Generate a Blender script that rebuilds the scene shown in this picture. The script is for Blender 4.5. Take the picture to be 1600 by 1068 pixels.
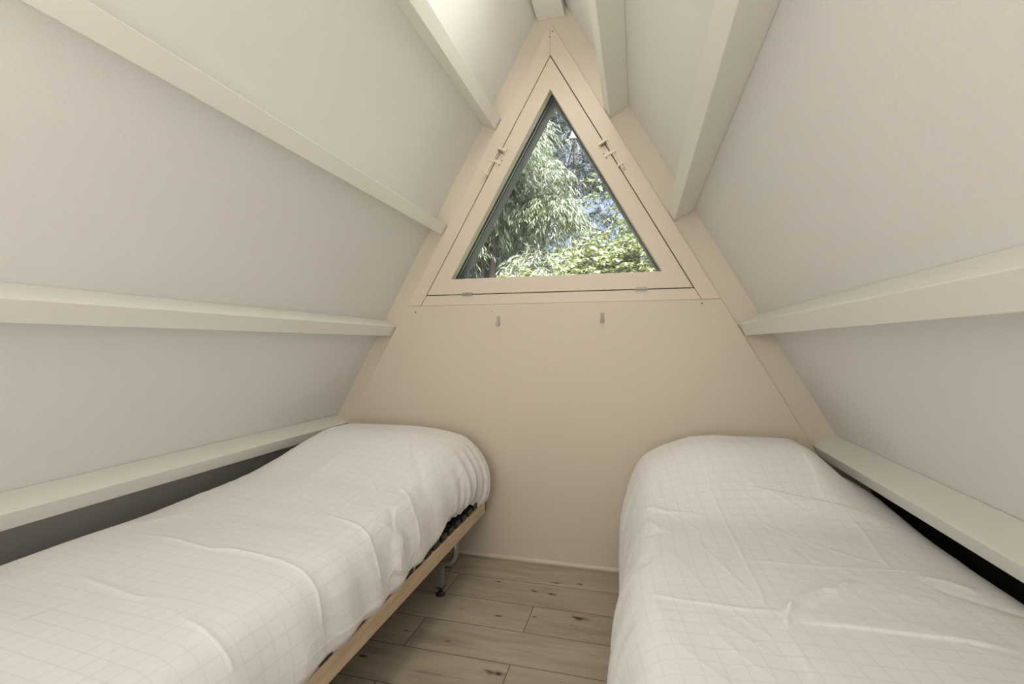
import bpy, bmesh, math, random
import numpy as np
from mathutils import Vector, Matrix

for o in list(bpy.data.objects):
    bpy.data.objects.remove(o)
scene = bpy.context.scene
COL = scene.collection
PI = math.pi

# ------------------------------------------------------------------ camera
cam_data = bpy.data.cameras.new('camera')
cam_data.sensor_width = 36.0
cam_data.lens = 36.0 * 744.38 / 1600
cam_data.clip_start = 0.02
cam = bpy.data.objects.new('camera', cam_data)
COL.objects.link(cam)
YAW, PIT, ROLL = 0.2592, 0.0062, 0.001
cam.location = (0.4145, 0.0, 1.0628)
cam.rotation_euler = (PI / 2 + PIT, ROLL, YAW)
scene.camera = cam

# ------------------------------------------------------------------ exposure
scene.view_settings.view_transform = 'Standard'
scene.view_settings.look = 'None'
scene.view_settings.gamma = 1.0
scene.view_settings.use_curve_mapping = False
scene.view_settings.exposure = 0.04

# ------------------------------------------------------------------ sky
world = bpy.data.worlds.new('sky')
scene.world = world
world.use_nodes = True
wn = world.node_tree.nodes
wl = world.node_tree.links
for n in list(wn):
    wn.remove(n)
w_out = wn.new('ShaderNodeOutputWorld')
w_bg = wn.new('ShaderNodeBackground')
w_tc = wn.new('ShaderNodeTexCoord')
w_sep = wn.new('ShaderNodeSeparateXYZ')
w_ramp = wn.new('ShaderNodeValToRGB')
w_ramp.color_ramp.elements[0].position = 0.0
w_ramp.color_ramp.elements[0].color = (0.62, 0.74, 0.95, 1)
w_ramp.color_ramp.elements[1].position = 1.0
w_ramp.color_ramp.elements[1].color = (0.78, 0.86, 1.0, 1)
wl.new(w_tc.outputs['Generated'], w_sep.inputs[0])
w_str = wn.new('ShaderNodeMapRange')          # strength raised high overhead to light the room, soft blue lower down
w_str.inputs['From Min'].default_value = 0.45
w_str.inputs['From Max'].default_value = 0.95
w_str.inputs['To Min'].default_value = 1.15
w_str.inputs['To Max'].default_value = 26.0
wl.new(w_sep.outputs['Z'], w_ramp.inputs['Fac'])
wl.new(w_sep.outputs['Z'], w_str.inputs['Value'])
wl.new(w_str.outputs['Result'], w_bg.inputs['Strength'])
wl.new(w_ramp.outputs['Color'], w_bg.inputs['Color'])
wl.new(w_bg.outputs[0], w_out.inputs[0])

# ------------------------------------------------------------------ sun
sun_d = bpy.data.lights.new('sun', 'SUN')
sun_d.energy = 14.0
sun_d.angle = math.radians(1.0)
sun_d.color = (1.0, 0.95, 0.85)
sun = bpy.data.objects.new('sun', sun_d)
COL.objects.link(sun)
sun.rotation_euler = Vector((-0.35, 0.42, -0.84)).to_track_quat('-Z', 'Y').to_euler()

# ------------------------------------------------------------------ added fill lights, out of view
def area(name, loc, aim, size, size_y, energy, color):
    d = bpy.data.lights.new(name, 'AREA')
    d.shape = 'RECTANGLE'
    d.size = size
    d.size_y = size_y
    d.energy = energy
    d.color = color
    o = bpy.data.objects.new(name, d)
    COL.objects.link(o)
    o.location = loc
    o.rotation_euler = (Vector(aim) - Vector(loc)).to_track_quat('-Z', 'Y').to_euler()
    return o

area('rear_fill', (0.0, -1.40, 1.15), (0.0, 1.5, 1.1), 1.2, 1.2, 10.0, (1.0, 0.94, 0.84)).data.spread = math.radians(120)  # added fill in place of daylight from behind
area('bounce_fill', (0.0, -0.75, 1.25), (0.0, -0.35, 2.6), 0.7, 0.7, 11.0, (1.0, 0.93, 0.80))  # added fill aimed up, bounces off the roof lining
area('ridge_fill', (0.06, 1.45, 2.58), (0.0, 1.25, 0.4), 0.12, 0.6, 4.8, (1.0, 0.96, 0.90))  # added fill under the ridge, no fixture

# ================================================================== helpers
def mat(name, color=(0.8, 0.8, 0.8), rough=0.5, metal=0.0, spec=0.5, bump=0.0, bscale=60.0, var=0.0, vscale=3.0):
    m = bpy.data.materials.new(name)
    m.use_nodes = True
    nt = m.node_tree
    b = nt.nodes['Principled BSDF']
    b.inputs['Base Color'].default_value = (*color, 1)
    b.inputs['Roughness'].default_value = rough
    b.inputs['Metallic'].default_value = metal
    b.inputs['Specular IOR Level'].default_value = spec
    tc = nt.nodes.new('ShaderNodeTexCoord')
    if bump:
        n = nt.nodes.new('ShaderNodeTexNoise')
        n.inputs['Scale'].default_value = bscale
        n.inputs['Detail'].default_value = 3
        bp = nt.nodes.new('ShaderNodeBump')
        bp.inputs['Strength'].default_value = bump
        bp.inputs['Distance'].default_value = 0.002
        nt.links.new(tc.outputs['Object'], n.inputs['Vector'])
        nt.links.new(n.outputs['Fac'], bp.inputs['Height'])
        nt.links.new(bp.outputs['Normal'], b.inputs['Normal'])
    if var:
        n = nt.nodes.new('ShaderNodeTexNoise')
        n.inputs['Scale'].default_value = vscale
        n.inputs['Detail'].default_value = 4
        mx = nt.nodes.new('ShaderNodeMix')
        mx.data_type = 'RGBA'
        mx.inputs[6].default_value = (*[c * (1 - var) for c in color], 1)
        mx.inputs[7].default_value = (*[min(1, c * (1 + var)) for c in color], 1)
        nt.links.new(tc.outputs['Object'], n.inputs['Vector'])
        nt.links.new(n.outputs['Fac'], mx.inputs[0])
        nt.links.new(mx.outputs[2], b.inputs['Base Color'])
    return m


def link(name, me, m=None, parent=None, smooth=False):
    o = bpy.data.objects.new(name, me)
    COL.objects.link(o)
    if m is not None:
        me.materials.append(m)
    if parent is not None:
        o.parent = parent
    if smooth:
        me.polygons.foreach_set('use_smooth', [True] * len(me.polygons))
    return o


def tag(o, label, cat, group=None, kind=None):
    o['label'] = label
    o['category'] = cat
    if group:
        o['group'] = group
    if kind:
        o['kind'] = kind
    return o


def empty(name, loc=(0, 0, 0)):
    o = bpy.data.objects.new(name, None)
    COL.objects.link(o)
    o.location = loc
    o.empty_display_size = 0.1
    return o


def bm_obj(name, bm, m, parent=None, smooth=False, bevel=0.0, seg=2):
    bmesh.ops.recalc_face_normals(bm, faces=bm.faces)
    if bevel:
        bmesh.ops.bevel(bm, geom=list(bm.edges), offset=bevel, segments=seg, affect='EDGES', profile=0.5)
    me = bpy.data.meshes.new(name)
    bm.to_mesh(me)
    bm.free()
    return link(name, me, m, parent, smooth)


def add_prism(bm, pts, axis_vec, M=None):
    """closed outline pts (3D) swept by axis_vec"""
    a = [bm.verts.new(Vector(p)) for p in pts]
    b = [bm.verts.new(Vector(p) + Vector(axis_vec)) for p in pts]
    n = len(pts)
    bm.faces.new(a)
    bm.faces.new(list(reversed(b)))
    for i in range(n):
        bm.faces.new((a[i], b[i], b[(i + 1) % n], a[(i + 1) % n]))
    return a + b


def add_box(bm, x0, x1, y0, y1, z0, z1, M=None):
    vs = add_prism(bm, [(x0, y0, z0), (x1, y0, z0), (x1, y0, z1), (x0, y0, z1)], (0, y1 - y0, 0))
    if M is not None:
        for v in vs:
            v.co = M @ v.co
    return vs


def add_cyl(bm, p0, p1, r, n=12, r1=None):
    p0 = Vector(p0)
    p1 = Vector(p1)
    d = (p1 - p0).normalized()
    u = d.orthogonal().normalized()
    w = d.cross(u)
    r1 = r if r1 is None else r1
    A = [bm.verts.new(p0 + r * (math.cos(2 * PI * i / n) * u + math.sin(2 * PI * i / n) * w)) for i in range(n)]
    B = [bm.verts.new(p1 + r1 * (math.cos(2 * PI * i / n) * u + math.sin(2 * PI * i / n) * w)) for i in range(n)]
    bm.faces.new(list(reversed(A)))
    bm.faces.new(B)
    for i in range(n):
        bm.faces.new((A[i], A[(i + 1) % n], B[(i + 1) % n], B[i]))


def add_tube(bm, path, r, n=10):
    path = [Vector(p) for p in path]
    rings = []
    u = None
    for i, p in enumerate(path):
        d = (path[min(i + 1, len(path) - 1)] - path[max(i - 1, 0)]).normalized()
        if u is None:
            u = d.orthogonal().normalized()
        u = (u - d * u.dot(d)).normalized()
        w = d.cross(u)
        rings.append([bm.verts.new(p + r * (math.cos(2 * PI * k / n) * u + math.sin(2 * PI * k / n) * w)) for k in range(n)])
    bm.faces.new(list(reversed(rings[0])))
    bm.faces.new(rings[-1])
    for a, b in zip(rings, rings[1:]):
        for k in range(n):
            bm.faces.new((a[k], a[(k + 1) % n], b[(k + 1) % n], b[k]))


# ================================================================== materials
M_ROOF = mat('white_roof_lining', (0.87, 0.86, 0.84), 0.55, bump=0.25, bscale=90, spec=0.3)
M_BEAM = mat('white_beam_paint', (0.88, 0.87, 0.81), 0.42, bump=0.12, bscale=25, spec=0.4)
M_WALL = mat('cream_board_paint', (0.685, 0.605, 0.50), 0.5, bump=0.08, bscale=40, spec=0.35)
M_STRIP = mat('cream_rafter_paint', (0.70, 0.63, 0.52), 0.5, bump=0.1, bscale=40, spec=0.35)
M_TRIM = mat('cream_window_paint', (0.72, 0.63, 0.515), 0.4, bump=0.05, bscale=30, spec=0.4)
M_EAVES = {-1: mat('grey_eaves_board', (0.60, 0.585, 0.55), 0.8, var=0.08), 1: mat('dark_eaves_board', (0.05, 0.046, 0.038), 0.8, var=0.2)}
M_GAP = mat('dark_gap', (0.03, 0.022, 0.015), 0.9)
M_OUTW = mat('dark_stained_wood', (0.035, 0.028, 0.024), 0.9, var=0.15, vscale=8)
M_GASK = mat('black_gasket', (0.012, 0.012, 0.014), 0.5)
M_SPACER = mat('grey_aluminium_spacer', (0.16, 0.18, 0.21), 0.4, metal=0.5)
M_STEEL = mat('zinc_steel', (0.42, 0.41, 0.37), 0.55, metal=0.9)
M_DSTEEL = mat('aged_steel', (0.22, 0.20, 0.16), 0.45, metal=0.7)
M_BLACK = mat('black_plastic', (0.015, 0.015, 0.017), 0.45)
M_GREYP = mat('grey_slat_laminate', (0.22, 0.22, 0.23), 0.5)
M_TUBE = mat('silver_grey_tube', (0.34, 0.33, 0.31), 0.35, metal=0.6)
M_MATT = mat('mattress_ticking', (0.75, 0.74, 0.70), 0.9, bump=0.3, bscale=120)


def wood_mat(name, c0, c1, scale=(30, 3, 30)):
    m = bpy.data.materials.new(name)
    m.use_nodes = True
    nt = m.node_tree
    b = nt.nodes['Principled BSDF']
    tc = nt.nodes.new('ShaderNodeTexCoord')
    mp = nt.nodes.new('ShaderNodeMapping')
    mp.inputs['Scale'].default_value = scale
    n = nt.nodes.new('ShaderNodeTexNoise')
    n.inputs['Scale'].default_value = 2.0
    n.inputs['Detail'].default_value = 6
    r = nt.nodes.new('ShaderNodeValToRGB')
    r.color_ramp.elements[0].position = 0.3
    r.color_ramp.elements[0].color = (*c0, 1)
    r.color_ramp.elements[1].position = 0.7
    r.color_ramp.elements[1].color = (*c1, 1)
    nt.links.new(tc.outputs['Object'], mp.inputs[0])
    nt.links.new(mp.outputs[0], n.inputs['Vector'])
    nt.links.new(n.outputs['Fac'], r.inputs[0])
    nt.links.new(r.outputs[0], b.inputs['Base Color'])
    b.inputs['Roughness'].default_value = 0.5
    return m


M_RAIL = wood_mat('pale_birch_rail', (0.58, 0.43, 0.28), (0.74, 0.59, 0.42))
M_BARK = wood_mat('tree_bark', (0.10, 0.08, 0.06), (0.24, 0.20, 0.16), (3, 3, 1))


# ---- laminate floor: rows of planks along x
def floor_mat():
    m = bpy.data.materials.new('greige_oak_laminate')
    m.use_nodes = True
    nt = m.node_tree
    N = nt.nodes
    L = nt.links
    b = N['Principled BSDF']

    def math_(op, a, b_=None, c=None):
        n = N.new('ShaderNodeMath')
        n.operation = op
        for i, v in enumerate((a, b_, c)):
            if v is None:
                continue
            if isinstance(v, (int, float)):
                n.inputs[i].default_value = v
            else:
                L.new(v, n.inputs[i])
        return n.outputs[0]
    tc = N.new('ShaderNodeTexCoord')
    sp = N.new('ShaderNodeSeparateXYZ')
    L.new(tc.outputs['Object'], sp.inputs[0])
    X, Y = sp.outputs['X'], sp.outputs['Y']
    row_f = math_('DIVIDE', math_('SUBTRACT', 2.0885 + 1.83, Y), 0.1832)      # rows count towards the camera
    row = math_('FLOOR', row_f)
    fy = math_('SUBTRACT', row_f, row)
    par = math_('MODULO', row, 2.0)
    # joints: odd/even rows at x = -0.39 and x = 0.0, planks 1.2 m long
    par = math_('SUBTRACT', 1.0, par)
    first = math_('LESS_THAN', row, 9.5)
    xo = math_('ADD', X, math_('ADD', math_('MULTIPLY', par, 0.39), 12.0))
    xo = math_('SUBTRACT', xo, math_('MULTIPLY', first, 0.75))
    pl_f = math_('DIVIDE', xo, 1.2)
    pl = math_('FLOOR', pl_f)
    fx = math_('SUBTRACT', pl_f, pl)
    dy = math_('MULTIPLY', math_('MINIMUM', fy, math_('SUBTRACT', 1.0, fy)), 0.1832)
    dx = math_('MULTIPLY', math_('MINIMUM', fx, math_('SUBTRACT', 1.0, fx)), 1.2)
    d = math_('MINIMUM', dy, dx)
    joint = math_('LESS_THAN', d, 0.0016)
    # plank random
    cmb = N.new('ShaderNodeCombineXYZ')
    L.new(row, cmb.inputs[0])
    L.new(pl, cmb.inputs[1])
    wnz = N.new('ShaderNodeTexWhiteNoise')
    L.new(cmb.outputs[0], wnz.inputs['Vector'])
    # grain
    off = N.new('ShaderNodeVectorMath')
    off.operation = 'ADD'
    sc = N.new('ShaderNodeVectorMath')
    sc.operation = 'SCALE'
    L.new(wnz.outputs['Color'], sc.inputs[0])
    sc.inputs['Scale'].default_value = 20.0
    L.new(tc.outputs['Object'], off.inputs[0])
    L.new(sc.outputs[0], off.inputs[1])

    def noise(scale, sx, sy, detail=5, dist=0.0):
        mp = N.new('ShaderNodeMapping')
        mp.inputs['Scale'].default_value = (sx, sy, 1)
        L.new(off.outputs[0], mp.inputs[0])
        n = N.new('ShaderNodeTexNoise')
        n.inputs['Scale'].default_value = scale
        n.inputs['Detail'].default_value = detail
        n.inputs['Distortion'].default_value = dist
        L.new(mp.outputs[0], n.inputs['Vector'])
        return n.outputs['Fac']
    g1 = noise(3.0, 1.2, 9.0, 6, 0.4)
    g2 = noise(12.0, 1.0, 14.0, 6, 0.0)
    g3 = noise(2.2, 1.0, 2.5, 3, 0.2)
    v = math_('ADD', math_('MULTIPLY', g1, 0.6), math_('ADD', math_('MULTIPLY', g2, 0.35), math_('MULTIPLY', g3, 0.5)))
    v = math_('ADD', v, math_('MULTIPLY', wnz.outputs['Value'], 0.12))
    ramp = N.new('ShaderNodeValToRGB')
    e = ramp.color_ramp.elements
    e[0].position = 0.48
    e[0].color = (0.26, 0.21, 0.155, 1)
    e[1].position = 0.98
    e[1].color = (0.56, 0.485, 0.38, 1)
    k = ramp.color_ramp.elements.new(0.72)
    k.color = (0.42, 0.355, 0.27, 1)
    L.new(v, ramp.inputs[0])
    col = ramp.outputs[0]
    # knots at the places the boards have them: (x, y, size, dark)
    knots = [(0.06, 2.115, 0.013), (-0.02, 2.02, 0.010), (0.055, 2.015, 0.012), (0.19, 1.865, 0.022), (-0.12, 1.80, 0.009),
             (-0.03, 1.485, 0.020), (-0.25, 1.60, 0.007), (-0.47, 2.13, 0.012), (0.16, 2.13, 0.009), (-0.20, 2.06, 0.009),
             (-0.42, 1.62, 0.008), (-0.5, 1.45, 0.012), (0.02, 1.83, 0.006), (0.32, 1.81, 0.006)]
    total = None
    nz = noise(40.0, 1, 1, 2)
    for (kx, ky, ks) in knots:
        ex = math_('DIVIDE', math_('SUBTRACT', X, kx), ks * 2.2)
        ey = math_('DIVIDE', math_('SUBTRACT', Y, ky), ks * 0.75)
        rr = math_('SQRT', math_('ADD', math_('MULTIPLY', ex, ex), math_('MULTIPLY', ey, ey)))
        rr = math_('ADD', rr, math_('MULTIPLY', math_('SUBTRACT', nz, 0.5), 1.6))
        kk = math_('MAXIMUM', math_('SUBTRACT', 1.0, rr), 0.0)
        total = kk if total is None else math_('MAXIMUM', total, kk)
    # fine dark cracks along the grain
    cr = noise(9.0, 0.6, 9.0, 2, 0.3)
    crm = math_('MULTIPLY', math_('MAXIMUM', math_('SUBTRACT', cr, 0.68), 0.0), 3.0)
    dark = math_('MINIMUM', math_('ADD', math_('MULTIPLY', total, 1.3), crm), 1.0)
    mx = N.new('ShaderNodeMix')
    mx.data_type = 'RGBA'
    L.new(dark, mx.inputs[0])
    L.new(col, mx.inputs[6])
    mx.inputs[7].default_value = (0.05, 0.035, 0.022, 1)
    mx2 = N.new('ShaderNodeMix')
    mx2.data_type = 'RGBA'
    L.new(math_('MULTIPLY', joint, 0.85), mx2.inputs[0])
    L.new(mx.outputs[2], mx2.inputs[6])
    mx2.inputs[7].default_value = (0.055, 0.04, 0.028, 1)
    L.new(mx2.outputs[2], b.inputs['Base Color'])
    b.inputs['Roughness'].default_value = 0.5
    b.inputs['Specular IOR Level'].default_value = 0.35
    bp = N.new('ShaderNodeBump')
    bp.inputs['Strength'].default_value = 0.3
    bp.inputs['Distance'].default_value = 0.001
    L.new(math_('SUBTRACT', g2, joint), bp.inputs['Height'])
    L.new(bp.outputs[0], b.inputs['Normal'])
    return m


M_FLOOR = floor_mat()


# ---- white duvet cover with a fine woven check
def fabric_mat():
    m = bpy.data.materials.new('white_checked_cotton')
    m.use_nodes = True
    nt = m.node_tree
    N = nt.nodes
    L = nt.links
    b = N['Principled BSDF']

    def math_(op, a, b_=None):
        n = N.new('ShaderNodeMath')
        n.operation = op
        for i, v in enumerate((a, b_)):
            if v is None:
                continue
            if isinstance(v, (int, float)):
                n.inputs[i].default_value = v
            else:
                L.new(v, n.inputs[i])
        return n.outputs[0]
    uv = N.new('ShaderNodeUVMap')
    uv.uv_map = 'UVMap'
    sp = N.new('ShaderNodeSeparateXYZ')
    L.new(uv.outputs[0], sp.inputs[0])

    def line(c, per, w):
        f = math_('FRACT', math_('DIVIDE', c, per))
        dd = math_('MINIMUM', f, math_('SUBTRACT', 1.0, f))
        return math_('MAXIMUM', math_('SUBTRACT', 1.0, math_('DIVIDE', dd, w / per)), 0.0)
    g = math_('MAXIMUM', line(sp.outputs[0], 0.037, 0.0020), line(sp.outputs[1], 0.037, 0.0020))
    mx = N.new('ShaderNodeMix')
    mx.data_type = 'RGBA'
    L.new(math_('MULTIPLY', g, 0.46), mx.inputs[0])
    mx.inputs[6].default_value = (0.89, 0.88, 0.865, 1)
    mx.inputs[7].default_value = (0.70, 0.68, 0.65, 1)
    L.new(mx.outputs[2], b.inputs['Base Color'])
    b.inputs['Roughness'].default_value = 0.75
    b.inputs['Specular IOR Level'].default_value = 0.2
    b.inputs['Sheen Weight'].default_value = 0.15
    n1 = N.new('ShaderNodeTexNoise')
    n1.inputs['Scale'].default_value = 60
    n1.inputs['Detail'].default_value = 4
    L.new(uv.outputs[0], n1.inputs['Vector'])
    bp = N.new('ShaderNodeBump')
    bp.inputs['Strength'].default_value = 0.25
    bp.inputs['Distance'].default_value = 0.002
    L.new(n1.outputs['Fac'], bp.inputs['Height'])
    L.new(bp.outputs[0], b.inputs['Normal'])
    return m


M_FABRIC = fabric_mat()

# ================================================================== room geometry
D = 2.30                                   # face of the gable boards
YB = -1.45                                 # back of the room
TA = math.radians(60.65)
CT, ST, COT = math.cos(TA), math.sin(TA), 1 / math.tan(TA)
W0, Z0 = 0.8947, 1.0628                    # inner half width at camera height
T_P = 0.058                                # purlin thickness along the slope
DEP = {-1: 0.082, 1: 0.100}


def inner_x(z):
    return W0 - (z - Z0) * COT


def skin_x(z, side):
    return inner_x(z) + DEP[side] / ST


# floor
bm = bmesh.new()
add_box(bm, -1.75, 1.75, YB - 0.1, D + 0.12, -0.12, 0.0)
tag(bm_obj('floor', bm, M_FLOOR), 'grey brown oak laminate floor with knots between the two beds', 'floor', kind='structure')

# roof slopes = side walls, with a darker part, its own tone per side, below the lowest beam
ZS = 0.60
for side, nm in ((-1, 'left'), (1, 'right')):
    zt = 2.90
    a = Vector((side * skin_x(ZS, side), YB, ZS))
    b_ = Vector((side * skin_x(zt, side), YB, zt))
    n = Vector((side * ST, 0, CT)) * 0.08
    bm = bmesh.new()
    add_prism(bm, [a, b_, b_ + n, a + n], (0, D + 0.12 - YB, 0))
    tag(bm_obj('wall_' + nm, bm, M_ROOF), 'white sloping roof lining on the %s side of the attic' % nm, 'wall', kind='structure')
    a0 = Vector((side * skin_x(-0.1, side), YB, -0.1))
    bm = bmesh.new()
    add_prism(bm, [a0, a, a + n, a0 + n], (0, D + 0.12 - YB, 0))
    tag(bm_obj('wall_%s_eaves' % nm, bm, M_EAVES[side]), 'darker slope below the lowest beam behind the %s bed' % nm, 'wall', kind='structure')

# gable back layer: the strip beside the boards, with a window hole
LEAF = [(-0.656, 1.3235), (0.656, 1.3235), (0.0, 2.478)]         # outline of the opening leaf
GLASS = [(-0.520, 1.4025), (0.520, 1.4025), (0.0, 2.316)]        # visible glass


def ring_prism(bm, outer, inner, y0, y1):
    """flat triangular ring between two outlines with the same number of corners (x, z)"""
    n = len(outer)
    V = {}
    for k, (pts, y) in enumerate(((outer, y0), (inner, y0), (outer, y1), (inner, y1))):
        V[k] = [bm.verts.new((p[0], y, p[1])) for p in pts]
    for i in range(n):
        j = (i + 1) % n
        bm.faces.new((V[0][i], V[0][j], V[1][j], V[1][i]))
        bm.faces.new((V[2][j], V[2][i], V[3][i], V[3][j]))
        bm.faces.new((V[0][j], V[0][i], V[2][i], V[2][j]))
        bm.faces.new((V[1][i], V[1][j], V[3][j], V[3][i]))


def tri_inset(tri, d):
    out = []
    n = len(tri)
    cx = sum(p[0] for p in tri) / n
    cz = sum(p[1] for p in tri) / n
    lines = []
    for i in range(n):
        ax, az = tri[i]
        bx, bz = tri[(i + 1) % n]
        l = math.hypot(bx - ax, bz - az)
        tx, tz = (bx - ax) / l, (bz - az) / l
        nx, nz = -tz, tx
        if nx * (cx - ax) + nz * (cz - az) < 0:
            nx, nz = -nx, -nz
        lines.append((ax + nx * d, az + nz * d, tx, tz))
    for i in range(n):
        px, pz, tx, tz = lines[i - 1]
        qx, qz, sx, sz = lines[i]
        det = tx * sz - tz * sx
        k = ((qx - px) * sz - (qz - pz) * sx) / det
        out.append((px + tx * k, pz + tz * k))
    return out


YS = D + 0.016                             # strip plane, behind the boards
YO = D + 0.10                              # outer face of the wall
bm = bmesh.new()
hole = tri_inset(LEAF, -0.014)
# built from three blocks around the hole so that it stays a clean solid
big = [(-skin_x(-0.1, -1) - 0.05, -0.1), (skin_x(-0.1, 1) + 0.05, -0.1), (0.009, 2.93)]
ring_prism(bm, big, hole, YS, YO)
wall_front = bm_obj('wall_front', bm, M_STRIP)
tag(wall_front, 'cream gable end wall around the triangular window', 'wall', kind='structure')

EDGE = 0.006


def in_x(z):
    return inner_x(z) - EDGE


ZP = 1.268
bm = bmesh.new()
add_prism(bm, [(-in_x(0.012), D, 0.012), (in_x(0.012), D, 0.012), (in_x(ZP), D, ZP), (-in_x(ZP), D, ZP)], (0, 0.016, 0))
panel = bm_obj('board_panel', bm, M_WALL, wall_front, bevel=0.0008, seg=1)
# diagonal boards and the bottom board round the leaf
ZA = Z0 + (W0 - EDGE) / COT                # where the inner lines meet
L2 = tri_inset(LEAF, -0.004)
xs_p = L2[1][0] + (L2[1][1] - ZP - 0.0015) * (L2[1][0] / (L2[2][1] - L2[1][1]))
for s in (-1, 1):
    bm = bmesh.new()
    add_prism(bm, [(s * (xs_p), D, ZP + 0.0015), (s * in_x(ZP + 0.0015), D, ZP + 0.0015), (s * 0.0004, D, ZA), (s * 0.0004, D, L2[2][1])], (0, 0.016, 0))
    bm_obj('diagonal_board', bm, M_TRIM, wall_front, bevel=0.0008, seg=1)
bm = bmesh.new()
add_prism(bm, [(-xs_p + 0.002, D + 0.001, ZP + 0.0008), (xs_p - 0.002, D + 0.001, ZP + 0.0008), (L2[1][0] - 0.002, D + 0.001, L2[1][1]), (-L2[1][0] + 0.002, D + 0.001, L2[1][1])], (0, 0.015, 0))
bm_obj('bottom_board', bm, M_TRIM, wall_front, bevel=0.0008, seg=1)
# small nail and screw holes in the boards
for (x, z, r) in ((-0.722, 1.236, 0.0045), (-0.303, 1.232, 0.003), (0.693, 1.250, 0.0045), (0.012, 2.60, 0.004), (0.0, 2.575, 0.003), (0.53, 1.49, 0.003)):
    bm = bmesh.new()
    add_cyl(bm, (x, D - 0.0006, z), (x, D + 0.004, z), r, 10)
    bm_obj('screw_hole', bm, M_DSTEEL, wall_front)
# quarter strip at the foot of the gable
bm = bmesh.new()
add_prism(bm, [(-1.40, D - 0.012, 0.0), (-1.40, D + 0.01, 0.0), (-1.40, D + 0.01, 0.013), (-1.40, D - 0.004, 0.013), (-1.40, D - 0.012, 0.006)], (2.80, 0, 0))
tag(bm_obj('baseboard_front', bm, M_TRIM), 'thin cream strip along the foot of the gable wall', 'baseboard', kind='structure')

# outer cladding behind, dark, also closes the gap round the leaf
bm = bmesh.new()
OUTER_HOLE = tri_inset(GLASS, 0.004)
ring_prism(bm, tri_inset(LEAF, -0.10), OUTER_HOLE, D + 0.085, D + 0.17)
tag(bm_obj('trim_9', bm, M_OUTW), 'dark stained outer frame seen through the glass', 'window frame', kind='structure')

# ---- window leaf
win = empty('window_1', (0, D, 1.3235))
tag(win, 'triangular window with cream painted frame in the gable end', 'window', kind='structure')


def in_win(o):
    o.parent = win
    o.matrix_parent_inverse = Matrix.Translation((0, -D, -1.3235))
    return o


bm = bmesh.new()
ring_prism(bm, LEAF, GLASS, D - 0.002, D + 0.050)
in_win(bm_obj('sash_frame', bm, M_TRIM, None, bevel=0.0025, seg=2))
bm = bmesh.new()
ring_prism(bm, tri_inset(GLASS, -0.012), tri_inset(GLASS, 0.0025), D + 0.0505, D + 0.058)
in_win(bm_obj('gasket', bm, M_GASK))
bm = bmesh.new()
ring_prism(bm, tri_inset(GLASS, -0.012), tri_inset(GLASS, 0.003), D + 0.064, D + 0.076)
in_win(bm_obj('spacer', bm, M_SPACER))
m = bpy.data.materials.new('window_glass')
m.use_nodes = True
nt = m.node_tree
for n in list(nt.nodes):
    nt.nodes.remove(n)
o_ = nt.nodes.new('ShaderNodeOutputMaterial')
tr = nt.nodes.new('ShaderNodeBsdfTransparent')
tr.inputs[0].default_value = (0.94, 0.96, 0.95, 1)
gl = nt.nodes.new('ShaderNodeBsdfGlossy')
gl.inputs['Roughness'].default_value = 0.02
fr = nt.nodes.new('ShaderNodeFresnel')
fr.inputs[0].default_value = 1.45
mx = nt.nodes.new('ShaderNodeMixShader')
nt.links.new(fr.outputs[0], mx.inputs[0])
nt.links.new(tr.outputs[0], mx.inputs[1])
nt.links.new(gl.outputs[0], mx.inputs[2])
nt.links.new(mx.outputs[0], o_.inputs[0])
M_GLASS = m
bm = bmesh.new()
g3 = tri_inset(GLASS, -0.010)
add_prism(bm, [(p[0], D + 0.0585, p[1]) for p in g3], (0, 0.005, 0))
in_win(bm_obj('pane', bm, M_GLASS))

# hinges below
for x in (-0.430, 0.428):
    bm = bmesh.new()
    add_cyl(bm, (x - 0.028, D - 0.006, 1.3225), (x + 0.028, D - 0.006, 1.3225), 0.0055, 12)
    for k in (-0.010, 0.010):
        add_cyl(bm, (x + k - 0.0006, D - 0.006, 1.3225), (x + k + 0.0006, D - 0.006, 1.3225), 0.0062, 12)
    add_box(bm, x - 0.026, x + 0.026, D - 0.0035, D - 0.001, 1.3130, 1.332)
    in_win(bm_obj('hinge', bm, M_STEEL))

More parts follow.
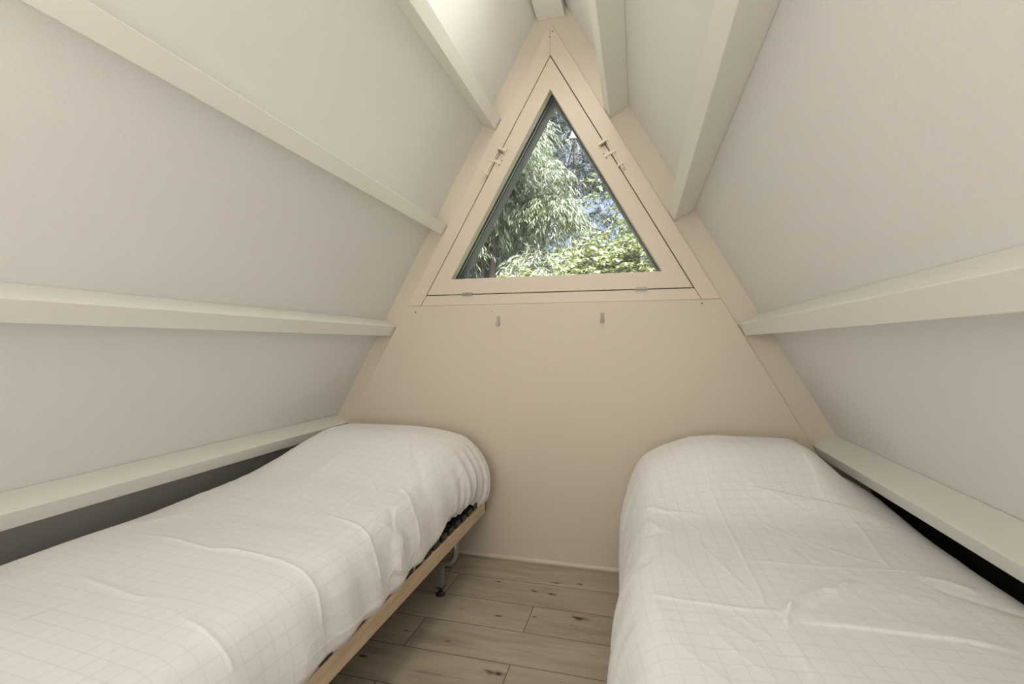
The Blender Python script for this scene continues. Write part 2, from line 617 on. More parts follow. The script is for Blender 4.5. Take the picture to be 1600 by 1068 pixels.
# barrel bolts across the gap on both slopes
M_BOLT = mat('painted_bolt_metal', (0.78, 0.69, 0.56), 0.4, bump=0.2, bscale=80)
e_dir = Vector((LEAF[2][0] - LEAF[1][0], 0, LEAF[2][1] - LEAF[1][1])).normalized()
for s in (-1, 1):
    root = empty('latch')
    in_win(root)
    # local frame: X across the gap (outwards), Y out of the wall, Z up the slope
    px_ = 0.303 if s < 0 else 0.313
    p = Vector((s * px_, D - 0.002, 1.3235 + (0.656 - px_) / 0.656 * (2.478 - 1.3235)))
    ez = Vector((-s * abs(e_dir.x), 0, e_dir.z))
    ey = Vector((0, -1, 0))
    ex = Vector((s * ez.z, 0, -s * ez.x)) if s > 0 else Vector((-ez.z, 0, ez.x))
    Mx = Matrix(((ex.x, ey.x, ez.x, p.x), (ex.y, ey.y, ez.y, p.y), (ex.z, ey.z, ez.z, p.z), (0, 0, 0, 1)))
    bm = bmesh.new()
    add_box(bm, 0.004, 0.026, 0, 0.0025, -0.055, 0.055, Mx)
    bm_obj('back_plate', bm, M_BOLT, root)
    bm = bmesh.new()
    add_cyl(bm, Mx @ Vector((0.012, 0.009, -0.050)), Mx @ Vector((0.012, 0.009, 0.125)), 0.0042, 10)
    bm_obj('bolt', bm, M_BOLT, root)
    bm = bmesh.new()
    for zz in (0.040, -0.030):
        add_box(bm, -0.002, 0.024, 0.0026, 0.0155, zz, zz + 0.010, Mx)
    add_box(bm, -0.030, 0.012, 0.0, 0.006, 0.045, 0.058, Mx)
    bm_obj('guide', bm, M_BOLT, root)
    bm = bmesh.new()
    add_box(bm, -0.028, 0.018, 0.002, 0.0155, 0.108, 0.120, Mx)
    add_box(bm, -0.036, -0.018, 0.0, 0.003, 0.098, 0.130, Mx)
    bm_obj('keeper', bm, M_BOLT, root)
    bm = bmesh.new()
    add_cyl(bm, Mx @ Vector((0.010, 0.012, 0.103)), Mx @ Vector((-0.022, 0.022, 0.095)), 0.0035, 10)
    bm_obj('knob', bm, M_DSTEEL, root)
    bm = bmesh.new()
    for (sx, sz) in ((-0.026, 0.040), (-0.026, 0.066), (0.020, 0.052), (0.018, -0.048), (-0.027, 0.126)):
        add_cyl(bm, Mx @ Vector((sx, 0.0, sz)), Mx @ Vector((sx, 0.0035, sz)), 0.0028, 8)
    bm_obj('screws', bm, M_DSTEEL, root)

# two small clips on the board panel
def clip(x, z, m, label):
    r = empty('wall_clip', (x, D, z))
    tag(r, label, 'hook')
    bm = bmesh.new()
    add_box(bm, -0.008, 0.008, -0.003, 0.0, -0.012, 0.026)
    bm_obj('plate', bm, m, r, bevel=0.0006, seg=1)
    bm = bmesh.new()
    add_box(bm, -0.0095, 0.0075, -0.016, -0.003, -0.020, -0.011)
    add_box(bm, -0.0095, 0.0075, -0.016, -0.013, -0.011, -0.004)
    bm_obj('hook_tab', bm, m, r, bevel=0.0006, seg=1)
    bm = bmesh.new()
    add_cyl(bm, (0, -0.0042, 0.018), (0, -0.003, 0.018), 0.0028, 10)
    add_cyl(bm, (0, -0.0042, 0.002), (0, -0.003, 0.002), 0.0028, 10)
    bm_obj('screws', bm, M_DSTEEL, r)


clip(-0.266, 1.182, M_STEEL, 'small pale metal clip on the gable board, under the left half of the window')
clip(0.249, 1.188, M_DSTEEL, 'small dark grey metal clip on the gable board, under the right half of the window')

# ---- purlins
LEV = {-1: (0.6373, 1.1603, 1.6852, 2.2010), 1: (0.6300, 1.1527, 1.6803, 2.1946)}
HGT = ('lowest', 'second lowest', 'second highest', 'highest')
ti = 1
for side, nm in ((-1, 'left'), (1, 'right')):
    for k, z in enumerate(LEV[side]):
        x = side * inner_x(z)
        dn = Vector((side * CT, 0, -ST))       # down the slope
        n = Vector((side * ST, 0, CT))         # outwards
        a = Vector((x, YB, z))
        d = DEP[side] - 0.0005
        bm = bmesh.new()
        add_prism(bm, [a, a + n * d, a + n * d + dn * T_P, a + dn * T_P], (0, YS - 0.0005 - YB, 0))
        o = bm_obj('trim_%d' % ti, bm, M_BEAM, bevel=0.002, seg=2)
        tag(o, 'white painted roof beam, %s of the four along the %s slope' % (HGT[k], nm), 'beam', kind='structure')
        ti += 1
# ridge beam
bm = bmesh.new()
add_box(bm, -0.066, 0.070, YB, YS - 0.0005, 2.672, 2.90)
tag(bm_obj('ceiling', bm, M_BEAM, bevel=0.002), 'white ridge beam above the point of the gable window', 'ridge beam', kind='structure')
# rear gable with an opening added for the rear fill light
bm = bmesh.new()
ring_prism(bm, [(-1.75, -0.1), (1.75, -0.1), (0.009, 2.93)], [(-0.62, 0.7), (0.62, 0.7), (0.0, 2.0)], YB - 0.1, YB)
tag(bm_obj('wall_back', bm, M_ROOF), 'white rear gable wall of the attic', 'wall', kind='structure')


# ================================================================== beds
def make_frame(xa, xb, y0, y1, flip, label):
    """xa = aisle side, xb = eaves side"""
    s = 1 if xb > xa else -1
    root = empty('bed_frame', ((xa + xb) / 2, (y0 + y1) / 2, 0))
    inv = Matrix.Translation(-Vector(root.location))
    tag(root, label, 'bed frame')

    def P(o):
        o.parent = root
        o.matrix_parent_inverse = inv
        return o
    for x in (xa, xb - s * 0.024):
        bm = bmesh.new()
        add_box(bm, min(x, x + s * 0.024), max(x, x + s * 0.024), y0, y1, 0.257, 0.313)
        P(bm_obj('side_rail', bm, M_RAIL, bevel=0.002))
    for y in (y0, y1 - 0.024):
        bm = bmesh.new()
        add_box(bm, min(xa, xb) + 0.025, max(xa, xb) - 0.025, y, y + 0.024, 0.257, 0.313)
        P(bm_obj('end_rail', bm, M_RAIL, bevel=0.002))
    # black corner brackets at the head
    for x, q in ((xa, s), (xb, -s)):
        bm = bmesh.new()
        a, b = sorted((x - q * 0.0025, x + q * 0.05))
        add_box(bm, a, b, y1, y1 + 0.004, 0.262, 0.330)
        a, b = sorted((x - q * 0.0025, x + q * 0.02))
        add_box(bm, a, b, y1 - 0.035, y1 + 0.004, 0.3135, 0.330 - 0.012)
        P(bm_obj('corner_bracket', bm, M_BLACK, bevel=0.001, seg=1))
    # slats with rubber holders
    n = 27
    for i in range(n):
        y = y0 + 0.06 + (y1 - y0 - 0.12) * i / (n - 1)
        bm = bmesh.new()
        steps = 8
        x0_, x1_ = min(xa, xb) + 0.03, max(xa, xb) - 0.03
        top, bot = [], []
        for k in range(steps + 1):
            t = k / steps
            z = 0.325 + 0.014 * math.sin(PI * t)
            top.append((x0_ + (x1_ - x0_) * t, y - 0.019, z + 0.008))
            bot.append((x0_ + (x1_ - x0_) * t, y - 0.019, z))
        add_prism(bm, bot + top[::-1], (0, 0.038, 0))
        P(bm_obj('slat', bm, M_GREYP))
        for x, q in ((xa, s), (xb, -s)):
            bm = bmesh.new()
            a, b = sorted((x + q * 0.003, x + q * 0.045))
            add_box(bm, a, b, y - 0.026, y + 0.026, 0.3135, 0.338)
            P(bm_obj('slat_holder', bm, M_BLACK, bevel=0.004))
    # two U-shaped carriers with square legs
    for y in (y0 + 0.30, 1.89):
        xm0, xm1 = xa + s * 0.035, xb - s * 0.035
        path = []
        zlo, R = 0.138, 0.045
        path.append((xm0, y, 0.262))
        path.append((xm0, y, zlo + R))
        for k in range(1, 7):
            a = k / 6 * PI / 2
            path.append((xm0 + s * R * (1 - math.cos(a)), y, zlo + R - R * math.sin(a)))
        for k in range(0, 7):
            a = k / 6 * PI / 2
            path.append((xm1 - s * R * (1 - math.sin(a)), y, zlo + R - R * math.cos(a)))
        path.append((xm1, y, 0.262))
        bm = bmesh.new()
        add_tube(bm, path, 0.0125, 12)
        P(bm_obj('carrier_tube', bm, M_TUBE, smooth=True))
        for x in (xa + s * 0.102, xb - s * 0.102):
            bm = bmesh.new()
            add_box(bm, x - 0.013, x + 0.013, y - 0.013, y + 0.013, 0.034, 0.130)
            leg = P(bm_obj('leg', bm, M_TUBE, bevel=0.002))
            bm = bmesh.new()
            add_cyl(bm, (x, y, 0.014), (x, y, 0.034), 0.006, 12)
            add_cyl(bm, (x, y, 0.0), (x, y, 0.006), 0.020, 20)
            add_cyl(bm, (x, y, 0.006), (x, y, 0.017), 0.020, 20, 0.010)
            add_box(bm, x - 0.015, x + 0.015, y - 0.015, y + 0.015, 0.031, 0.036)
            f = bm_obj('foot', bm, M_BLACK)
            f.parent = leg
            f.matrix_parent_inverse = Matrix.Identity(4)
    return root


def make_mattress(xc, yc, label):
    bm = bmesh.new()
    add_box(bm, -0.40, 0.40, -0.97, 0.97, 0.0, 0.11)
    o = bm_obj('mattress', bm, M_MATT, bevel=0.03, seg=4, smooth=True)
    o.location = (xc, yc, 0.3475)
    tag(o, label, 'mattress')
    return o


# smooth pseudo noise from random plane waves, with a domain warp
def waves(seed, x, y, freq, n=7, aniso=(1, 1)):
    rs = np.random.RandomState(seed)
    out = np.zeros_like(x)
    wx = 0.35 / freq * np.sin(x * freq * 2.1 + 1.3 + seed) + 0.3 / freq * np.sin(y * freq * 1.7 + seed * 2)
    wy = 0.35 / freq * np.sin(y * freq * 2.3 + 0.7 + seed) + 0.3 / freq * np.sin(x * freq * 1.5 + seed * 3)
    for i in range(n):
        a = rs.uniform(0, 2 * PI)
        f = freq * rs.uniform(0.6, 1.7) * 2 * PI
        out += np.sin((x + wx) * math.cos(a) * f * aniso[0] + (y + wy) * math.sin(a) * f * aniso[1] + rs.uniform(0, 6.28))
    return out / math.sqrt(n)


def sstep(a, b, x):
    t = np.clip((x - a) / (b - a), 0, 1)
    return t * t * (3 - 2 * t)


def seg_dist(U, V, poly):
    """distance and along-fraction to a polyline in cloth coordinates"""
    best = np.full(U.shape, 9.0)
    frac = np.zeros(U.shape)
    side = np.zeros(U.shape)
    n = len(poly) - 1
    for i in range(n):
        ax, ay = poly[i]
        bx, by = poly[i + 1]
        dx, dy = bx - ax, by - ay
        l2 = dx * dx + dy * dy + 1e-12
        t = np.clip(((U - ax) * dx + (V - ay) * dy) / l2, 0, 1)
        qx, qy = U - ax - t * dx, V - ay - t * dy
        d = np.hypot(qx, qy)
        m_ = d < best
        best = np.where(m_, d, best)
        frac = np.where(m_, (i + t) / n, frac)
        side = np.where(m_, np.sign(dx * qy - dy * qx), side)
    return best, frac, side


def duvet_base(B, nu=440, nv=840):
    """B: dict describing the bed. returns cloth coords U,V and positions"""
    S = B['S']
    rx, ry = B['rx'], B['ry']
    hx = B['hw'] - rx
    u = np.linspace(-hx - S, hx + S, nu)
    v = np.linspace(B['y0'] + ry - S, B['y1'] - ry + S, nv)
    U, V = np.meshgrid(u, v, indexing='ij')
    su = np.sign(U)
    du = np.maximum(np.abs(U) - hx, 0)
    v0, v1 = B['y0'] + ry, B['y1'] - ry
    dv = np.maximum(np.maximum(v0 - V, V - v1), 0)
    sv = np.where(V > (v0 + v1) / 2, 1, -1)
    mm = np.maximum(du, dv)
    q = np.clip(mm / S, 0, 1)
    th = np.arctan2(dv, du)
    # profile resampled by arc length
    n = B['n']
    ph = np.linspace(0, PI / 2, 400)
    hh = np.sin(ph) ** (2 / n)
    zz = np.cos(ph) ** (2 / n)
    arc = np.concatenate(([0], np.cumsum(np.hypot(np.diff(hh * rx), np.diff(zz * 0.22)))))
    arc /= arc[-1]
    h = np.interp(q, arc, hh)
    zf = np.interp(q, arc, zz)
    cu = np.clip(np.abs(U), 0, hx) * su
    cv = np.clip(V, v0, v1)
    X = cu + su * rx * np.cos(th) * h * (mm > 0)
    Y = cv + sv * ry * np.sin(th) * h * (mm > 0)
    H = B['H'](X, Y)
    zh = B['hem'](X, Y, su, sv)
    bul = B['bulge'](X, Y, zf, su)
    X = X + su * bul
    Z = zh + (H - zh) * zf
    # tuck the very hem slightly in
    tuck = sstep(0.86, 1.0, q) * B['tuck']
    X = X - su * np.cos(th) * tuck * (mm > 0)
    Y = Y - sv * np.sin(th) * tuck * (mm > 0)
    return U, V, X, Y, Z, q, th, su, sv


def normals(X, Y, Z):
    P = np.stack((X, Y, Z), -1)
    a = np.gradient(P, axis=0)
    b = np.gradient(P, axis=1)
    n = np.cross(a, b)
    l = np.linalg.norm(n, axis=-1, keepdims=True)
    return n / np.maximum(l, 1e-12)


def make_duvet(B, label, creases, seed):
    U, V, X, Y, Z, q, th, su, sv = duvet_base(B)
    N_ = normals(X, Y, Z)
    disp = B['wr'] * (0.0042 * waves(seed, U, V, 1.5) + 0.0016 * waves(seed + 5, U, V, 3.6) + 0.0003 * waves(seed + 9, U, V, 14))
    # soft ridged wrinkles
    r1 = 1 - np.abs(np.tanh(waves(seed + 11, U, V, 3.2, 5)))
    disp += B['wr'] * 0.0026 * r1 ** 4 * sstep(0.2, 0.9, np.abs(waves(seed + 3, U, V, 1.3)))
    r2 = 1 - np.abs(np.tanh(1.4 * waves(seed + 21, U, V, 7.0, 5, (1.0, 0.5))))
    disp += B['wr'] * 0.0014 * r2 ** 5 * (0.2 + q)
    disp += B['folds'](U, V, q, su, sv)
    for (poly, height, width, kind) in creases:
        d, fr_, sd = seg_dist(U, V, poly)
        env = np.minimum(1, np.minimum(fr_, 1 - fr_) * 6 + 0.05)
        if kind == 'ridge':
            disp += 0.62 * height * env * np.exp(-np.sqrt((d / (width * 0.75)) ** 2 + 0.05) + 0.22)
        elif kind == 'step':      # one side raised
            disp += 0.7 * height * env * np.where(sd > 0, np.exp(-(d / (width * 6)) ** 2), np.exp(-(d / (0.6 * width)) ** 2))
    X = X + N_[..., 0] * disp
    Y = Y + N_[..., 1] * disp
    Z = Z + N_[..., 2] * disp
    Y = np.minimum(Y, D - 0.008)
    Z = np.maximum(Z, 0.004)
    nu, nv = U.shape
    co = np.stack((X, Y, Z), -1).reshape(-1, 3).astype(np.float32)
    idx = np.arange(nu * nv).reshape(nu, nv)
    f = np.stack((idx[:-1, :-1], idx[1:, :-1], idx[1:, 1:], idx[:-1, 1:]), -1).reshape(-1, 4)
    me = bpy.data.meshes.new('duvet')
    me.vertices.add(len(co))
    me.vertices.foreach_set('co', co.ravel())
    me.loops.add(f.size)
    me.loops.foreach_set('vertex_index', f.ravel().astype(np.int32))
    me.polygons.add(len(f))
    me.polygons.foreach_set('loop_start', (np.arange(len(f)) * 4).astype(np.int32))
    me.polygons.foreach_set('loop_total', np.full(len(f), 4, dtype=np.int32))
    me.update(calc_edges=True)
    uvl = me.uv_layers.new(name='UVMap')
    uvs = np.stack((U + 3, V + 3), -1).reshape(-1, 2)
    # the check runs a little skew to the bed
    ca, sa = math.cos(B['skew']), math.sin(B['skew'])
    uvs = np.stack((uvs[:, 0] * ca - uvs[:, 1] * sa, uvs[:, 0] * sa + uvs[:, 1] * ca), -1)
    uvl.data.foreach_set('uv', uvs[f.ravel()].astype(np.float32).ravel())
    o = link('duvet', me, M_FABRIC, smooth=True)
    o.location = (B['xc'], 0, 0)
    tag(o, label, 'duvet')
    return o


# ---- left bed
def H_left(x, y):
    b = 0.515 + 0.012 * np.cos(np.clip(x / 0.45, -1, 1) * PI / 2)
    py = (0.35 * sstep(1.15, 1.7, y) + 0.65 * sstep(1.50, 1.98, y)) * (1 - 0.20 * sstep(2.08, 2.25, y))
    px = 1 - np.where(x < 0, 0.72 * sstep(0.22, 0.42, -x), 0.45 * np.clip(np.abs(x / 0.47), 0, 1) ** 3)
    return b + 0.150 * py * px - 0.015 * (1 - sstep(0.4, 1.2, y)) * 0


def hem_left(x, y, su, sv):
    near = 0.300 + 0.004 * np.sin(y * 9.0) + 0.003 * np.sin(y * 23)
    head = sstep(1.55, 1.80, y) * (1 - sstep(1.95, 2.18, y)) * 0.062
    return np.where(su > 0, near + head, 0.33)


def bulge_left(x, y, zf, su):
    return np.where(su > 0, (0.030 * sstep(1.6, 1.95, y) * np.sin(np.clip(zf, 0, 1) * PI) + 0.012), 0.0)


def folds_left(U, V, q, su, sv):
    env = sstep(0.10, 0.7, q)
    # gathers round the pillow corner
    a = np.maximum(V, 0)
    w = sstep(1.72, 1.9, V)
    f = 0.009 * np.sin(V * 74 + 2.5 * np.sin(V * 9) + U * 6) * w * env * (su > 0)
    f += 0.006 * np.sin(V * 121 + U * 9) * w * env * (su > 0) * sstep(0.3, 0.9, q)
    f += 0.004 * np.sin(V * 38 + 1.5 * np.sin(V * 5)) * env * (1 - w) * (su > 0)
    return f


BL = dict(xc=-0.755, hw=0.450, y0=0.20, y1=2.275, rx=0.12, ry=0.16, S=0.27, n=2.5, H=H_left, hem=hem_left, bulge=bulge_left,
          tuck=0.02, folds=folds_left, wr=0.65, skew=0.05)


# ---- right bed
def H_right(x, y):
    b = 0.520 + 0.012 * np.cos(np.clip(x / 0.45, -1, 1) * PI / 2)
    py = sstep(1.52, 1.98, y) * (1 - 0.22 * sstep(2.08, 2.25, y))
    t = np.clip((np.abs(x) - 0.08) / 0.37, 0, 1)
    px = np.where(x < 0, 1 - 0.95 * t ** 2, 1 - 0.8 * sstep(0.16, 0.37, x))
    return b + 0.165 * py * px


def hem_right(x, y, su, sv):
    return np.where(su < 0, 0.16 + 0.012 * np.sin(y * 8), 0.30)


def bulge_right(x, y, zf, su):
    return np.where(su < 0, 0.010 * np.sin(y * 7.0) + 0.012 * sstep(0.8, 1.4, y), 0.0)


def folds_right(U, V, q, su, sv):
    env = sstep(0.10, 0.7, q)
    f = 0.007 * np.sin(V * 42 + 2.0 * np.sin(V * 7) + U * 5) * env * (su < 0)
    f += 0.004 * np.sin(V * 90 + 3 * np.sin(V * 3)) * env * (su < 0)
    return f


BR = dict(xc=0.815, hw=0.450, y0=0.20, y1=2.275, rx=0.12, ry=0.18, S=0.36, n=2.6, H=H_right, hem=hem_right, bulge=bulge_right,
          tuck=0.0, folds=folds_right, wr=0.6, skew=-0.06)

# pressed folds and creases, in cloth coordinates
CR_LEFT = [
    ([(-0.239, 1.047), (-0.08, 1.035), (0.073, 1.006), (0.133, 1.021), (0.296, 1.006), (0.381, 0.987), (0.427, 0.984), (0.49, 0.969), (0.565, 0.972)], 0.0065, 0.008, 'ridge'),
    ([(0.186, 1.302), (0.317, 1.273), (0.409, 1.239), (0.483, 1.221), (0.526, 1.213)], 0.006, 0.007, 'ridge'),
    ([(0.267, 0.754), (0.37, 0.728), (0.416, 0.728), (0.451, 0.728)], 0.005, 0.009, 'ridge'),
    ([(0.016, 1.788), (-0.002, 1.684), (-0.019, 1.573), (-0.002, 1.365)], 0.010, 0.045, 'ridge'),
    ([(-0.115, 0.828), (-0.002, 0.806), (0.108, 0.787), (0.189, 0.794)], 0.004, 0.010, 'ridge'),
    ([(0.335, 1.543), (0.388, 1.514), (0.437, 1.488)], 0.006, 0.008, 'ridge'),
    ([(0.437, 1.495), (0.483, 1.484), (0.536, 1.466)], 0.005, 0.008, 'ridge'),
    ([(0.207, 1.866), (0.299, 1.684), (0.324, 1.61)], 0.005, 0.02, 'ridge'),
    ([(0.25, 1.80), (0.36, 1.66), (0.42, 1.58)], -0.007, 0.03, 'ridge'),
    ([(0.44, 1.40), (0.50, 1.34), (0.54, 1.32)], 0.010, 0.035, 'ridge'),
    ([(0.36, 1.42), (0.42, 1.36), (0.47, 1.30)], -0.008, 0.03, 'ridge'),
]
CR_RIGHT = [
    ([(-0.376, 1.082), (-0.302, 1.059), (-0.232, 1.055), (-0.162, 1.051), (-0.119, 1.059)], 0.006, 0.008, 'ridge'),
    ([(-0.119, 1.035), (-0.072, 1.094), (-0.002, 1.157), (0.068, 1.236)], 0.022, 0.011, 'ridge'),
    ([(-0.127, 0.992), (-0.107, 1.039), (-0.084, 1.078), (-0.018, 1.137)], 0.016, 0.007, 'ridge'),
    ([(-0.103, 1.031), (-0.033, 1.035), (0.06, 1.039), (0.162, 1.043), (0.247, 1.035)], 0.007, 0.008, 'step'),
    ([(-0.158, 1.861), (-0.165, 1.7), (-0.15, 1.566), (-0.134, 1.306), (-0.13, 1.118), (-0.138, 1.074)], 0.005, 0.007, 'ridge'),
    ([(0.208, 1.629), (0.212, 1.55), (0.185, 1.397), (0.181, 1.334)], 0.005, 0.008, 'ridge'),
    ([(-0.165, 1.295), (-0.053, 1.291), (0.045, 1.298), (0.185, 1.318), (0.236, 1.33)], 0.004, 0.008, 'ridge'),
    ([(0.165, 1.908), (0.169, 1.79), (0.158, 1.68)], 0.006, 0.012, 'step'),
    ([(0.345, 1.645), (0.247, 1.66), (0.158, 1.672), (0.049, 1.692), (-0.045, 1.715)], 0.010, 0.008, 'step'),
    ([(-0.123, 0.984), (-0.13, 0.893), (-0.134, 0.80), (-0.13, 0.6)], 0.003, 0.008, 'ridge'),
    ([(-0.422, 1.653), (-0.317, 1.594), (-0.204, 1.578)], 0.008, 0.012, 'ridge'),
    ([(-0.40, 1.56), (-0.36, 1.50), (-0.34, 1.46)], 0.009, 0.014, 'ridge'),
    ([(-0.44, 1.46), (-0.38, 1.44), (-0.33, 1.45)], -0.008, 0.02, 'ridge'),
    ([(-0.46, 1.30), (-0.40, 1.27), (-0.36, 1.25)], -0.010, 0.025, 'ridge'),
    ([(0.216, 1.291), (0.267, 1.283), (0.306, 1.247)], 0.009, 0.018, 'ridge'),
    ([(0.22, 1.25), (0.30, 1.20), (0.38, 1.15)], -0.008, 0.02, 'ridge'),
]

make_frame(-0.300, -1.200, 0.21, 2.19, False, 'pale wood slatted bed frame with black slat holders, left of the aisle')
make_mattress(-0.755, 1.215, 'white mattress under the duvet of the left bed, beside the pale wood rail')
make_duvet(BL, 'white checked duvet over the left bed, ending above a pale wood rail', CR_LEFT, 3)
make_frame(0.410, 1.220, 0.25, 2.20, False, 'pale wood slatted bed frame hidden under the duvet, right of the aisle')
make_mattress(0.815, 1.235, 'white mattress hidden under the duvet of the right bed')
make_duvet(BR, 'white checked duvet hanging down over the aisle side of the right bed', CR_RIGHT, 8)

# ================================================================== garden
GZ = -2.6
def ground_mat():
    return mat('garden_grass', (0.10, 0.16, 0.05), 0.9, var=0.5, vscale=1.5)


def bm_t():
    b = bmesh.new()
    add_box(b, -6, 6, 2.6, 6.6, GZ + 0.001, GZ + 0.02)
    return b


bm = bmesh.new()
add_box(bm, -30, 30, 2.6, 40, GZ - 0.2, GZ)
tag(bm_obj('reflector', bm_t(), mat('pale_reflector', (0.72, 0.69, 0.62), 0.8, var=0.1)), 'added unseen pale terrace at the foot of the house below the window', 'reflector', kind='structure')  # pale slab added out of view to bounce sunlight up through the window
tag(bm_obj('ground', bm, ground_mat()), 'green garden ground below the window', 'ground', kind='structure')


def leaf_mat(name, c0, c1, trans=0.4):
    m = bpy.data.materials.new(name)
    m.use_nodes = True
    nt = m.node_tree
    for n in list(nt.nodes):
        nt.nodes.remove(n)
    o = nt.nodes.new('ShaderNodeOutputMaterial')
    g = nt.nodes.new('ShaderNodeNewGeometry')
    r = nt.nodes.new('ShaderNodeValToRGB')
    r.color_ramp.elements[0].color = (*c0, 1)
    r.color_ramp.elements[1].color = (*c1, 1)
    nt.links.new(g.outputs['Random Per Island'], r.inputs[0])
    d = nt.nodes.new('ShaderNodeBsdfPrincipled')
    d.inputs['Roughness'].default_value = 0.4
    d.inputs['Specular IOR Level'].default_value = 0.6
    t = nt.nodes.new('ShaderNodeBsdfTranslucent')
    nt.links.new(r.outputs[0], d.inputs['Base Color'])
    nt.links.new(r.outputs[0], t.inputs[0])
    mx = nt.nodes.new('ShaderNodeMixShader')
    mx.inputs[0].default_value = trans
    nt.links.new(d.outputs[0], mx.inputs[1])
    nt.links.new(t.outputs[0], mx.inputs[2])
    nt.links.new(mx.outputs[0], o.inputs[0])
    return m


def foliage_mesh(name, rs, centers, radii, n_twig, n_leaf, twig_len, leaf_len, leaf_w, droop, spread):
    """twigs hang from points spread through blobs; leaves sit along each twig"""
    centers = np.array(centers, float)
    radii = np.array(radii, float)
    vol = radii[:, 0] * radii[:, 2]
    pick = rs.choice(len(centers), n_twig, p=vol / vol.sum())
    dirs = rs.normal(size=(n_twig, 3))
    dirs /= np.linalg.norm(dirs, axis=1, keepdims=True)
    rad = rs.uniform(0.45, 1.0, (n_twig, 1)) ** 0.6
    base = centers[pick] + dirs * rad * radii[pick]
    out = dirs * np.array([1, 1, 0.35]) + rs.normal(size=(n_twig, 3)) * 0.35
    out[:, 2] += 0.15
    out /= np.linalg.norm(out, axis=1, keepdims=True)
    tl = twig_len * rs.uniform(0.6, 1.3, (n_twig, 1))
    t = (np.arange(n_leaf) + 0.5) / n_leaf
    # position along the twig
    P = base[:, None, :] + out[:, None, :] * (tl * t[None, :])[..., None]
    P[..., 2] -= droop * (tl * t[None, :] ** 2)
    T = out[:, None, :] - np.array([0, 0, 1.0]) * (2 * droop * t[None, :, None])
    T = T + np.zeros_like(P)
    T /= np.linalg.norm(T, axis=-1, keepdims=True)
    sidev = np.cross(T, np.array([0, 0, 1.0]))
    sidev /= np.maximum(np.linalg.norm(sidev, axis=-1, keepdims=True), 1e-6)
    sgn = np.where(np.arange(n_leaf) % 2 == 0, 1.0, -1.0)[None, :, None]
    Ld = T * (1 - spread) + sidev * sgn * spread + rs.normal(size=P.shape) * 0.18
    Ld[..., 2] -= droop * 0.35
    Ld /= np.linalg.norm(Ld, axis=-1, keepdims=True)
    up = np.array([0, 0, 1.0]) + rs.normal(size=P.shape) * 0.55
    Wd = np.cross(Ld, up)
    Wd /= np.maximum(np.linalg.norm(Wd, axis=-1, keepdims=True), 1e-6)
    nrm = np.cross(Wd, Ld)
    s = rs.uniform(0.7, 1.25, P.shape[:2])[..., None]
    L_ = leaf_len * s
    w_ = leaf_w * s
    p0 = P
    p1 = P + Ld * L_ * 0.45 + Wd * w_ * 0.5
    p2 = P + Ld * L_ - nrm * L_ * 0.15
    p3 = P + Ld * L_ * 0.45 - Wd * w_ * 0.5
    co = np.stack((p0, p1, p2, p3), 2).reshape(-1, 3)
    nf = len(co) // 4
    me = bpy.data.meshes.new(name)
    me.vertices.add(len(co))
    me.vertices.foreach_set('co', co.astype(np.float32).ravel())
    me.loops.add(nf * 4)
    me.loops.foreach_set('vertex_index', np.arange(nf * 4, dtype=np.int32))
    me.polygons.add(nf)
    me.polygons.foreach_set('loop_start', (np.arange(nf) * 4).astype(np.int32))
    me.polygons.foreach_set('loop_total', np.full(nf, 4, dtype=np.int32))
    me.update(calc_edges=True)
    return me, base


def trunk_mesh(bm, pts, r0, r1):
    pts = [Vector(p) for p in pts]
    n = len(pts) - 1
    for i in range(n):
        add_cyl(bm, pts[i], pts[i + 1], r0 + (r1 - r0) * i / n, 9, r0 + (r1 - r0) * (i + 1) / n)


def tree(name, label, cat, loc, blobs, trunk, leafargs, lmat, seed, n_branch=14, group=None):
    rs = np.random.RandomState(seed)
    root = empty(name, loc)
    tag(root, label, cat, group)
    me, base = foliage_mesh('foliage', rs, [b[0] for b in blobs], [b[1] for b in blobs], **leafargs)
    link('foliage', me, lmat, root)
    bm = bmesh.new()
    trunk_mesh(bm, trunk[0], trunk[1], trunk[2])
    bm_obj('trunk', bm, M_BARK, root)
    bm = bmesh.new()
    top = Vector(trunk[0][-1])
    for i in range(n_branch):
        b = Vector(base[rs.randint(len(base))])
        k = rs.uniform(0.35, 0.95)
        zi = k * (len(trunk[0]) - 1)
        i0 = int(zi)
        a = Vector(trunk[0][i0]).lerp(Vector(trunk[0][min(i0 + 1, len(trunk[0]) - 1)]), zi - i0)
        mid = a.lerp(b, 0.5) + Vector((0, 0, 0.15))
        trunk_mesh(bm, [a, mid, b], trunk[2] * 0.5, 0.005)
    bm_obj('branches', bm, M_BARK, root)
    return root


LM_SAGE = leaf_mat('sage_leaves', (0.020, 0.028, 0.014), (0.33, 0.34, 0.19), 0.2)
LM_DARK = leaf_mat('dark_needles', (0.008, 0.013, 0.008), (0.07, 0.085, 0.06), 0.12)
LM_LIME = leaf_mat('lime_leaves', (0.035, 0.055, 0.018), (0.38, 0.37, 0.14), 0.25)


def clumps(seed, n, box, r, keep=None):
    """small branch clumps scattered through a crown; box = x0,x1,y0,y1,z0,z1"""
    rs = np.random.RandomState(seed)
    out = []
    while len(out) < n:
        p = (rs.uniform(box[0], box[1]), rs.uniform(box[2], box[3]), rs.uniform(box[4], box[5]))
        if keep and not keep(*p):
            continue
        k = rs.uniform(0.7, 1.3) * r
        out.append((p, (k, k * 0.9, k * 0.7)))
    return out


# feathery tree on the left (positions relative to its foot)
def keep_f(x, y, z):
    lim = 1.25 - 0.10 * (z - 4.5)                 # right edge of the crown
    gap = (x - 0.62) ** 2 / 0.20 + (z - 5.25) ** 2 / 0.20 < 1
    return x < lim and not gap


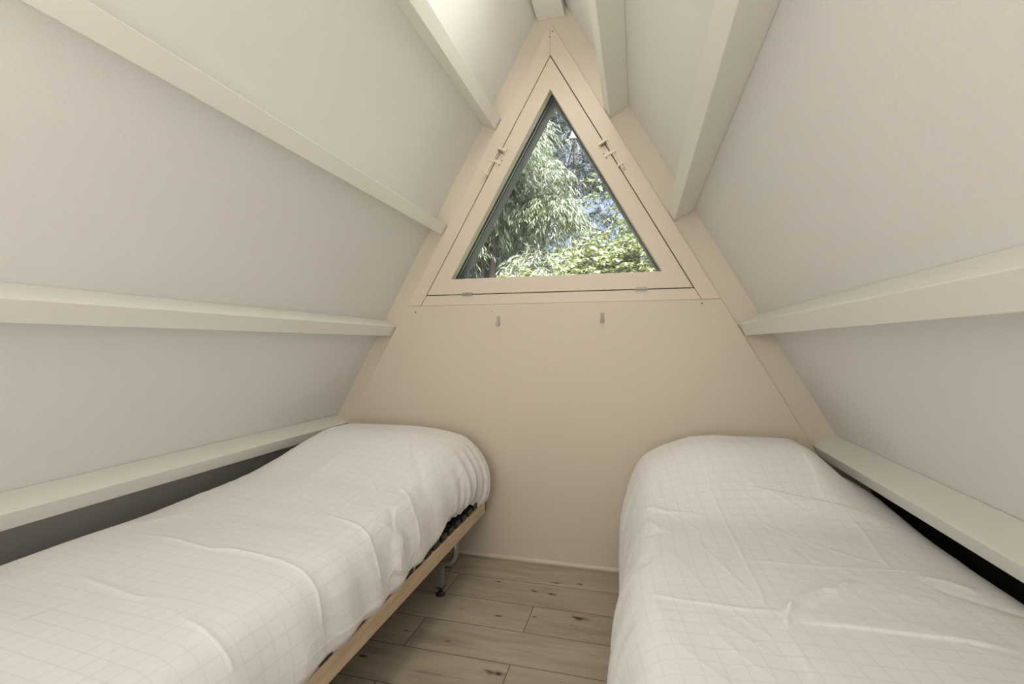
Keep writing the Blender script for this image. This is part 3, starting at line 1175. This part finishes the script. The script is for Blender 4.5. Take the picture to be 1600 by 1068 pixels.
tree('feathery_tree', 'feathery sage green tree with narrow drooping leaves filling the left of the window view', 'tree',
     (-1.9, 7.4, GZ), clumps(5, 110, (-2.2, 1.5, -0.8, 0.8, 3.2, 7.3), 0.32, keep_f),
     ([(0, 0.2, 0), (0.05, 0.2, 2.5), (-0.05, 0.2, 4.6), (0.1, 0.2, 7.6)], 0.11, 0.035),
     dict(n_twig=12000, n_leaf=20, twig_len=0.36, leaf_len=0.11, leaf_w=0.0145, droop=0.75, spread=0.40), LM_SAGE, 4, 14)
# dark conifer behind with a visible trunk


def keep_c(x, y, z):
    return not ((x + 1.0) ** 2 / 0.5 + (z - 6.0) ** 2 / 0.25 < 1 or (x - 0.0) ** 2 / 0.16 + (z - 6.6) ** 2 / 1.0 < 1)


tree('conifer_tree', 'dark evergreen tree with a bare straight trunk behind the feathery tree', 'tree',
     (0.0, 11.0, GZ), clumps(9, 170, (-4.2, 2.4, -0.9, 0.9, 3.6, 10.2), 0.42, keep_c),
     ([(-1.02, 0, 0), (-1.02, 0, 4.0), (-1.0, 0, 7.0), (-0.98, 0, 9.9)], 0.085, 0.045),
     dict(n_twig=8000, n_leaf=20, twig_len=0.45, leaf_len=0.11, leaf_w=0.018, droop=0.5, spread=0.5), LM_DARK, 7, 14)
# bright bush in front at the bottom right


def keep_b(x, y, z):
    top = 4.62 + 0.30 * max(0, (x + 0.2)) if x > -0.2 else 4.62 + 0.35 * (x + 0.2)
    return z < top


tree('leafy_bush', 'bright yellow green broad-leaved bush along the bottom right of the window view', 'bush',
     (0.05, 5.2, GZ), clumps(14, 60, (-1.3, 1.3, -0.4, 0.4, 3.3, 5.1), 0.22, keep_b) + [((0.0, 0, 5.35), (0.10, 0.10, 0.14)), ((0.45, 0.1, 5.3), (0.14, 0.1, 0.16)), ((0.3, 0.1, 5.05), (0.16, 0.1, 0.16))],
     ([(0.1, 0.1, 0), (0.1, 0.1, 1.5), (0.2, 0.1, 3.4), (0.2, 0.1, 4.6)], 0.05, 0.012),
     dict(n_twig=4200, n_leaf=12, twig_len=0.20, leaf_len=0.05, leaf_w=0.026, droop=0.35, spread=0.6), LM_LIME, 12, 12)
